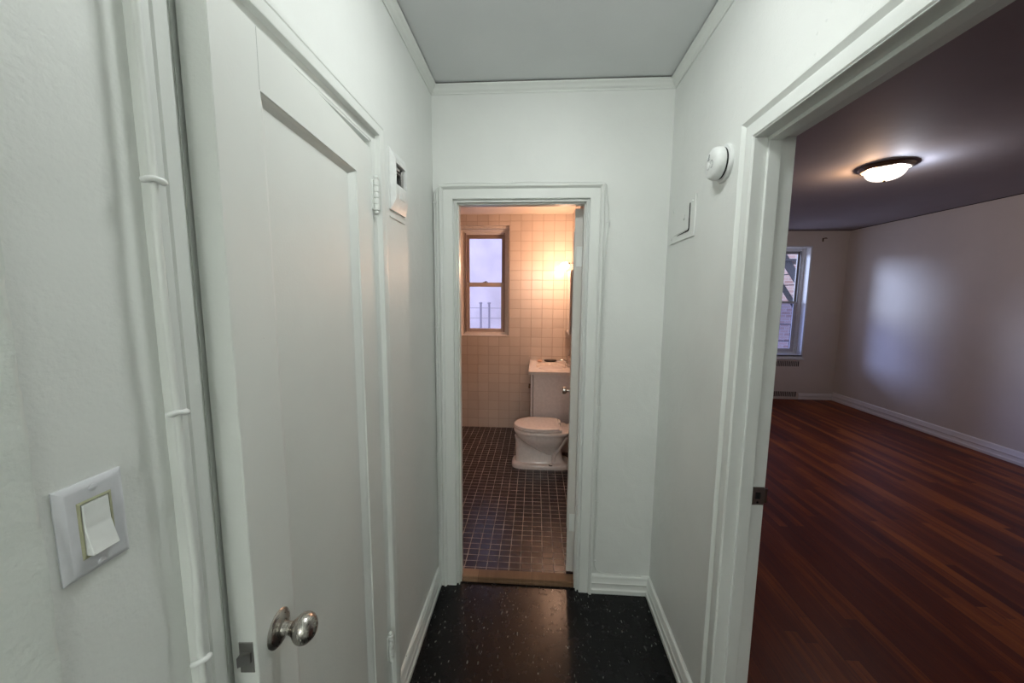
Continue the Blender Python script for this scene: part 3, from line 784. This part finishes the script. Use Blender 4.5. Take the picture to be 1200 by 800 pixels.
def lidout(z, e, back):
    # D-shaped outline with straight rear edge
    out = []
    n = 44
    for k in range(n+1):
        a = PI/2+PI*k/n
        out.append(Vector((.02+(.212-e)*math.cos(a), (.178-e)*math.sin(a), z)))
    out += [Vector((.12, -(.176-e), z)), Vector((back-e-.008, -(.158-e), z)), Vector((back-e, -(.15-e), z)), Vector((back-e, (.15-e), z)), Vector((back-e-.008, (.158-e), z)), Vector((.12, (.176-e), z))]
    return out
b = BM(); loft(b, [lidout(.3625, .004, .23), lidout(.3635, .001, .23), lidout(.374, 0, .23), lidout(.378, .004, .23)])
obj('seat', b, SEATW, to, 50)
b = BM(); loft(b, [lidout(.382, .004, .222), lidout(.3835, .0, .222), lidout(.393, .0, .222), lidout(.3985, .006, .222), lidout(.401, .02, .222)])
obj('lid', b, SEATW, to, 50)
b = BM(); box(b, .205, .245, -.155, -.055, .360, .388, .006, 3); box(b, .205, .245, .055, .155, .360, .388, .006, 3); box(b, .21, .235, -.06, .06, .365, .380, .004, 2)
obj('seat_hinge', b, SEATW, to, 50)
b = BM(); loft(b, [sec(.372, .562, .215, .365, p=6), sec(.368, .564, .222, .40, p=6), sec(.366, .564, .226, .70, p=6)]); box(b, .30, .50, -.10, .10, .30, .37, .02, 3)
obj('tank', b, PORC, to, 50)
b = BM(); box(b, .358, .566, -.232, .232, .70, .728, .008, 3); obj('tank_lid', b, PORC, to, 50)

# ------------------------------------------------------------------ vanity with moulded basin top
va = empty('vanity_cabinet', (0, 3.65, .008)); tag(va, 'pale bathroom vanity cabinet with a plain side panel behind the toilet', 'cabinet')
b = BM(); box(b, -.018, .391, .022, .690, .09, .798, .0015, 1); box(b, .03, .391, .024, .690, 0, .09)
obj('body', b, CABW, va)
for k in range(2):
    b = BM(); box(b, -.046, -.024, .024+.333*k, .024+.333*k+.327, .10, .788, .003, 2)
    dr = obj('door', b, CABW, va)
    b = BM(); lathe(b, [(.005, 0), (.005, .010), (.013, .016), (.014, .022), (.008, .026), (0, .026)], Matrix.Translation((-.046, .30 if k == 0 else .40, .60)) @ Matrix.Rotation(-PI/2, 4, 'Y'), 18)
    obj('knob', b, HOOKM, dr, 40)
vt = empty('basin_top', (0, 3.65, .806)); tag(vt, 'glossy cream moulded washbasin top lying on the vanity cabinet', 'washbasin')
b = BM()
nx, ny = 40, 50
x0, x1, y0, y1 = -.068, .391, 0, .694
cx, cy, rx, ry = .165, .345, .155, .225
rows = []
for j in range(ny+1):
    r = []
    for i in range(nx+1):
        x = x0+(x1-x0)*i/nx; y = y0+(y1-y0)*j/ny
        d = math.hypot((x-cx)/rx, (y-cy)/ry)
        z = .026
        if d < 1.0: z = .026-.105*(1-d**2.6)**.8*min(1, (1-d)*6)
        elif d < 1.12: z = .026+.003*math.sin((d-1)/.12*PI)
        ed = min(x-x0, y-y0)
        if ed < .012 and d > 1: z += .002
        r.append(Vector((x, y, z)))
    rows.append(r)
V = grid_quads(b, rows)
# skirts
def skirt(vs):
    lo = [b.verts.new((v.co.x, v.co.y, 0)) for v in vs]
    for k in range(len(vs)-1): b.faces.new((vs[k], vs[k+1], lo[k+1], lo[k]))
    return lo
skirt(V[0]); skirt([r[0] for r in V]); skirt(V[-1]); skirt([r[-1] for r in V])
bmesh.ops.remove_doubles(b, verts=b.verts[:], dist=1e-5)
obj('basin', b, CULT, vt, 45)
b = BM(); box(b, .372, .391, 0, .694, .026, .095, .004, 2); box(b, x0, .391, .675, .694, .026, .034, .003, 2); obj('splash_lip', b, CULT, vt)
fa = empty('faucet', (.338, 4.0, .835)); tag(fa, 'chrome two handled faucet at the back of the washbasin', 'faucet')
b = BM(); box(b, -.022, .022, -.075, .075, 0, .012, .006, 3); obj('base_plate', b, CHROME, fa, 50)
b = BM(); tube(b, [(0, 0, .01), (-.005, 0, .040), (-.03, 0, .058), (-.07, 0, .060), (-.105, 0, .048), (-.112, 0, .036)], [.014, .014, .012, .011, .010, .010], 14, smooth_n=5); obj('spout', b, CHROME, fa, 60)
for s in (-1, 1):
    b = BM(); lathe(b, [(.013, .01), (.012, .03), (.019, .034), (.021, .046), (.017, .054), (0, .056)], Matrix.Translation((0, s*.055, 0)), 16); obj('handle', b, CHROME, fa, 40)

# dish and soap
sdh = empty('soap_dish', (.168, 4.262, .833)); tag(sdh, 'long black oval dish on the back rim of the washbasin', 'soap dish')
b = BM()
def ov(a, b_, z, n=36): return [Vector((a*math.cos(2*PI*k/n), b_*math.sin(2*PI*k/n), z)) for k in range(n)]
loft(b, [ov(.050, .022, 0), ov(.070, .034, .010), ov(.075, .038, .022), ov(.072, .036, .0235), ov(.062, .028, .013), ov(.02, .01, .011)]); obj('dish', b, DKPLAS, sdh, 50)
b = BM(); loft(b, [ov(.040, .016, .011), ov(.052, .022, .016), ov(.052, .022, .022), ov(.040, .015, .027)]); obj('soap_bar', b, DKPLAS, sdh, 60)
b = BM(); loft(b, [ov(.022, .016, 0), ov(.030, .021, .006), ov(.031, .022, .014), ov(.022, .015, .021), ov(.008, .006, .023)])
o = obj('soap_bar', b, SOAP, None, 60); o.location = (.048, 4.255, .833); tag(o, 'small peach coloured soap bar on the left back corner of the washbasin', 'soap')

# medicine cabinet and lamp above
mc = empty('medicine_cabinet', (.392, 4.02, 1.19)); tag(mc, 'narrow mirrored medicine cabinet seen edge on above the washbasin', 'cabinet')
b = BM(); box(b, -.048, 0, -.265, .270, 0, .645, .002, 1); obj('body', b, plain('cab_shell', (.42, .38, .36), .5), mc)
b = BM(); box(b, -.060, -.049, -.265, .270, 0, .645, .002, 1); dr = obj('door', b, WINLIGHT, mc)
b = BM(); box(b, -.0625, -.060, -.250, .255, .015, .630); obj('mirror', b, MIRROR, dr)

bl = empty('wall_lamp', (.392, 3.93, 1.905)); tag(bl, 'lit wall lamp with a small glass shade above the medicine cabinet', 'lamp')
b = BM(); box(b, -.016, 0, -.06, .06, -.045, .045, .006, 3); obj('back_plate', b, CHROME, bl, 40)
b = BM(); tube(b, [(-.012, 0, 0), (-.04, 0, .006), (-.070, 0, .004)], [.010, .010, .014], 12, smooth_n=4); lathe(b, [(.016, 0), (.024, .01), (.026, .020), (0, .020)], aim((-.060, 0, .006), (-1, 0, -.55)), 20); obj('arm', b, CHROME, bl, 50)
LB = emit('bath_bulb_glow', (1.0, .585, .37), 310)
b = BM(); Ms = aim((-.078, 0, -.003), (-1, 0, -.55)); lathe(b, [(.022, 0), (.030, .012), (.036, .030), (.038, .05), (.034, .066), (.020, .078), (0, .082)], Ms, 24); obj('lamp_shade', b, LB, bl, 60)

# ------------------------------------------------------------------ right-hand room
b = BM(); box(b, RX0, RX1+.1, RY0, RY1+.2, -.1, .0); structure('floor_room', b, RFLOOR)
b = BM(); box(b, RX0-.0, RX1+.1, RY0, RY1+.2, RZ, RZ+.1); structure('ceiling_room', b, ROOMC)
b = BM(); box(b, RX1, RX1+.1, RY0, RY1+.2, 0, RZ); structure('wall_room_right', b, ROOMW)
b = BM(); box(b, RX0-.02, RX0, BY+.01, RY1, 0, RZ); structure('wall_room_left', b, ROOMW)
b = BM(); box(b, RX0-.1, RX1+.1, RY0-.1, RY0, 0, RZ); structure('wall_room_near', b, ROOMW)
VX0, VX1, VZ0, VZ1 = 3.20, 4.150, .690, 2.372
b = BM()
box(b, RX0-.1, 1.3, RY1, RY1+.2, 0, RZ); box(b, 2.25, VX0, RY1, RY1+.2, 0, RZ); box(b, VX1, RX1, RY1, RY1+.2, 0, RZ)
for q in ((1.3, 2.25), (VX0, VX1)): box(b, q[0], q[1], RY1, RY1+.2, 0, VZ0); box(b, q[0], q[1], RY1, RY1+.2, VZ1, RZ)
structure('wall_room_far', b, ROOMW)
def room_window(name, x0, x1):
    w = empty(name, (0, RY1, 0)); w['kind'] = 'structure'
    b = BM()   # white lining of the reveal
    frame(b, lambda s, z, t: (s, t, z), x0+.024, x1-.024, VZ0+.018, VZ1-.024, [(0, .19), (0, .0), (.002, -.006), (.024, -.006), (.024, .0), (.0235, .19)], closed=True)
    frame(b, lambda s, z, t: (s, t, z), x0+.068, x1-.068, VZ0+.05, VZ1-.066, [(0, .19), (0, .115), (.014, .113), (.015, .104), (.044, .102), (.044, .19)], closed=True)
    obj('window_frame', b, WHITEF, w)
    a0, a1 = x0+.068, x1-.068; z0, z1 = VZ0+.05, VZ1-.066; zm = 1.52
    b = BM(); sash(b, a0, a1, zm-.02, z1, .150, .175, .036, .040, .036); box(b, a1-.012, a1, .120, .150, zm, z1); box(b, a0, a0+.012, .120, .150, zm, z1)
    obj('upper_sash', b, GREYF, w)
    b = BM(); sash(b, a0, a1, z0, zm+.018, .122, .147, .050, .036, .050); obj('lower_sash', b, plain('sash_silver_'+name, (.52, .52, .54), .45), w)
    b = BM(); box(b, a0+.03, a1-.03, .161, .164, zm+.01, z1-.03); obj('pane', b, pane('clear_pane_'+name, (.95, .97, 1), .05), w)
    b = BM(); box(b, a0+.04, a1-.04, .133, .136, z0+.04, zm-.01); obj('pane', b, pane('screened_pane_'+name, (.62, .66, .80), .04), w)
    b = BM(); box(b, x0-.04, x1+.012, -.040, 0, .632, .652, .004, 2); box(b, x0-.02, x1+.002, -.006, 0, .652, VZ0+.012)
    obj('window_sill', b, WHITEF, w)
    return w
room_window('window_2', VX0, VX1)
room_window('window_3', 1.3, 2.25)
# thin dark strip painted in for the shadow line along the ceiling edge
b = BM(); box(b, RX1-.006, RX1, RY0, RY1, RZ-.007, RZ-.0005); box(b, RX0, RX1, RY1-.006, RY1, RZ-.007, RZ-.0005); structure('trim_12', b, GAPSHADE)
WB = paint('room_trim', (.82, .80, .80), .4, .1, blobs=False)
base('baseboard_room_right', (RX1, RY1, 0), (RX1, RY0, 0), (-1, 0, 0), WB, m0=1, k=1.25)
base('baseboard_room_far', (4.145, RY1, 0), (RX1, RY1, 0), (0, -1, 0), WB, m1=1, k=.95)
# radiator cover below the window
rc = empty('radiator_cover', (3.66, RY1-.016, 0)); tag(rc, 'wall-coloured radiator cover with two slotted grilles below the far window', 'radiator cover')
b = BM(); box(b, -.50, .478, 0, .016, .0, .628, .002, 1); obj('panel', b, ROOMW, rc)
for z0, z1 in ((.527, .608), (.045, .124)):
    b = BM(); n = 21
    box(b, -.44, .44, -.0015, .001, z0, z1)
    gr = obj('grille', b, GRILLD, rc)
    b = BM()
    for k in range(1, n*2): 
        x = -.44+.88*k/(2*n)
        box(b, x-.0040, x+.0040, -.0042, -.001, z0-.001, z1+.001)
    obj('slats', b, ROOMW, gr)
# curtain bracket
br_ = empty('curtain_bracket', (4.285, RY1, 2.462)); tag(br_, 'small dark curtain rod bracket screwed high on the far wall beside the window', 'bracket')
b = BM(); box(b, -.010, .010, -.006, 0, -.030, .022, .001, 1); box(b, -.004, .004, -.07, -.004, .012, .020, .001, 1); box(b, -.004, .058, -.010, -.002, .012, .020, .001, 1); obj('arm', b, HOOKM, br_)

# room ceiling lamp
rl = empty('ceiling_lamp', (2.695, 3.235, RZ)); tag(rl, 'lit flush ceiling lamp with a bronze rim and ribbed glass bowl in the right room', 'ceiling lamp')
b = BM(); lathe(b, [(0, 0), (.162, 0), (.165, -.006), (.160, -.012), (.154, -.014), (.157, -.020), (.150, -.028), (.140, -.030), (.138, -.026), (0, -.020)], None, 64)
obj('rim', b, plain('bronze_rim', (.42, .34, .27), .3, metal=.7), rl, 40)
def ribbed_glow(name, col, s0, s1):
    m = bpy.data.materials.new(name); m.use_nodes = True
    nt = m.node_tree; nt.nodes.remove(nt.nodes['Principled BSDF'])
    tc = N(nt, 'ShaderNodeTexCoord')
    sp = N(nt, 'ShaderNodeSeparateXYZ'); L(nt, tc.outputs['Object'], sp.inputs[0])
    at = N(nt, 'ShaderNodeMath', operation='ARCTAN2'); L(nt, sp.outputs[1], at.inputs[0]); L(nt, sp.outputs[0], at.inputs[1])
    m1 = N(nt, 'ShaderNodeMath', operation='MULTIPLY', inputs={1: 26}); L(nt, at.outputs[0], m1.inputs[0])
    si = N(nt, 'ShaderNodeMath', operation='SINE'); L(nt, m1.outputs[0], si.inputs[0])
    mr = N(nt, 'ShaderNodeMapRange', inputs={'From Min': -1, 'From Max': 1, 'To Min': s0, 'To Max': s1}); L(nt, si.outputs[0], mr.inputs['Value'])
    e = N(nt, 'ShaderNodeEmission', inputs={'Color': (*col, 1)}); L(nt, mr.outputs[0], e.inputs['Strength'])
    tr = N(nt, 'ShaderNodeBsdfTransparent'); mx = N(nt, 'ShaderNodeMixShader', inputs={0: .45})
    L(nt, tr.outputs[0], mx.inputs[1]); L(nt, e.outputs[0], mx.inputs[2])
    L(nt, mx.outputs[0], nt.nodes['Material Output'].inputs[0])
    return m
b = BM()
prof = [(.126*math.cos(a)**.7 if a < 1.55 else 0, -.027-.080*math.sin(a)) for a in [PI/2*k/12 for k in range(13)]]
lathe(b, prof, None, 64); obj('glass_bowl', b, ribbed_glow('ribbed_glass_glow', (1.0, .90, .80), 1.4, 3.6), rl, 60)
for sgn, cc, nm in ((-1, (1.0, .62, .36), 'warm_bulb'), (1, (.80, .86, 1.0), 'cool_bulb')):
    ld = bpy.data.lights.new(nm, 'POINT'); ld.energy = 24; ld.color = cc; ld.shadow_soft_size = .022
    lo = bpy.data.objects.new(nm, ld); COL.objects.link(lo); lo.parent = rl; lo.location = (sgn*.060, -sgn*.050, -.055)
b = BM(); lathe(b, [(0, -.103), (.010, -.104), (.011, -.110), (.005, -.118), (0, -.120)], None, 16); obj('finial', b, HOOKM, rl, 40)

# ------------------------------------------------------------------ hall ceiling fixture (above the view)
hl = empty('hall_ceiling_lamp', (.05, .93, HZ)); tag(hl, 'round lit ceiling lamp of the hall, just above the top edge of the view', 'ceiling lamp')
b = BM(); lathe(b, [(0, 0), (.13, 0), (.132, -.012), (.125, -.020), (0, -.018)], None, 48); obj('rim', b, CHROME, hl, 40)
b = BM(); prof = [(.12*math.cos(a)**.8 if a < 1.55 else 0, -.020-.045*math.sin(a)) for a in [PI/2*k/8 for k in range(9)]]
lathe(b, prof, None, 32); obj('glass_bowl', b, emit('hall_lamp_glow', (.965, 1.0, .985), 47), hl, 60)
pl = empty('added_fill_lamp', (.05, -2.35, HZ)); tag(pl, 'added round fill lamp, unseen at the back end of the hall behind the camera', 'fill lamp')  # added out of view to fill the lower hall with light
b = BM(); lathe(b, [(0, 0), (.05, 0), (.05, -.02), (.006, -.03), (.006, -.34), (.03, -.35), (.03, -.38), (0, -.38)], None, 24); obj('stem', b, CHROME, pl, 40)
b = BM(); lathe(b, [(max(0, .11*math.sin(PI*k/16)), -.48-.11*math.cos(PI*k/16)) for k in range(17)], None, 32); obj('fill_globe', b, emit('fill_lamp_glow', (.985, 1.0, .96), 80), pl, 60)

# ------------------------------------------------------------------ outside the room window
b = BM(); box(b, 4.05, 14, 9.6, 10.0, -4, 9); bb = obj('brick_building', b, BRICK); tag(bb, 'pale pinkish brick building seen through the far window of the right room', 'building')
fe = empty('fire_escape', (5.2, 8.3, 0)); tag(fe, 'dark iron fire escape stair outside the far window', 'fire escape')
def bar(bm, p, q, w, h):
    d = Vector(q)-Vector(p)
    box(bm, -w/2, w/2, -h/2, h/2, 0, d.length, M=aim(p, d))
b = BM(); bar(b, (-.55, 0, 3.1), (.85, 0, 1.1), .03, .16); bar(b, (-.55, .5, 3.0), (.85, .5, 1.0), .03, .10); obj('stringer', b, IRON, fe)
b = BM()
for k in range(9): t = (k+.5)/9; box(b, -.55+1.4*t-.05, -.55+1.4*t+.05, 0, .5, 3.1-2*t-.006, 3.1-2*t+.006)
obj('tread', b, IRON, fe)
b = BM(); box(b, -1.6, 1.6, -.1, .8, 2.36, 2.40); obj('platform', b, IRON, fe)
b = BM(); box(b, -1.6, 1.6, -.1, .8, .30, .34); obj('platform', b, IRON, fe)
b = BM()
for z in (.7, 1.05): bar(b, (-1.6, -.1, z), (1.6, -.1, z), .02, .02)
for k in range(14): x = -1.6+3.2*k/13; bar(b, (x, -.1, .34), (x, -.1, 1.05), .012, .012)
obj('railing', b, IRON, fe)

# ------------------------------------------------------------------ light
W = bpy.data.worlds.new('overcast'); S.world = W; W.use_nodes = True
bg = W.node_tree.nodes['Background']; bg.inputs[0].default_value = (.75, .77, 1.0, 1); bg.inputs[1].default_value = 2.0
sun = bpy.data.lights.new('low_sky_sun', 'SUN'); sun.energy = 2.6; sun.angle = math.radians(17); sun.color = (.62, .72, 1.0)
so = bpy.data.objects.new('low_sky_sun', sun); COL.objects.link(so)
so.rotation_euler = Vector((.69, -.70, -.21)).to_track_quat('-Z', 'Y').to_euler()

# ------------------------------------------------------------------ camera
f, p, yaw, r, h = 439.24, .1164, .0641, .0076, 1.5606
fw = Vector((-math.sin(yaw)*math.cos(p), math.cos(yaw)*math.cos(p), -math.sin(p)))
rt = Vector((math.cos(yaw), math.sin(yaw), 0)); up = rt.cross(fw)
rt2 = rt*math.cos(r)+up*math.sin(r); up2 = -rt*math.sin(r)+up*math.cos(r)
cam = bpy.data.cameras.new('camera'); co = bpy.data.objects.new('camera', cam); COL.objects.link(co)
cam.sensor_fit = 'HORIZONTAL'; cam.sensor_width = 36; cam.lens = f/1200*36; cam.clip_start = .02; cam.clip_end = 100
M = Matrix((rt2, up2, -fw)).transposed().to_4x4(); M.translation = Vector((0, 0, h)); co.matrix_world = M
S.camera = co
S.view_settings.view_transform = 'Standard'; S.view_settings.look = 'None'; S.view_settings.gamma = 1; S.view_settings.exposure = 0
S.view_settings.use_curve_mapping = False
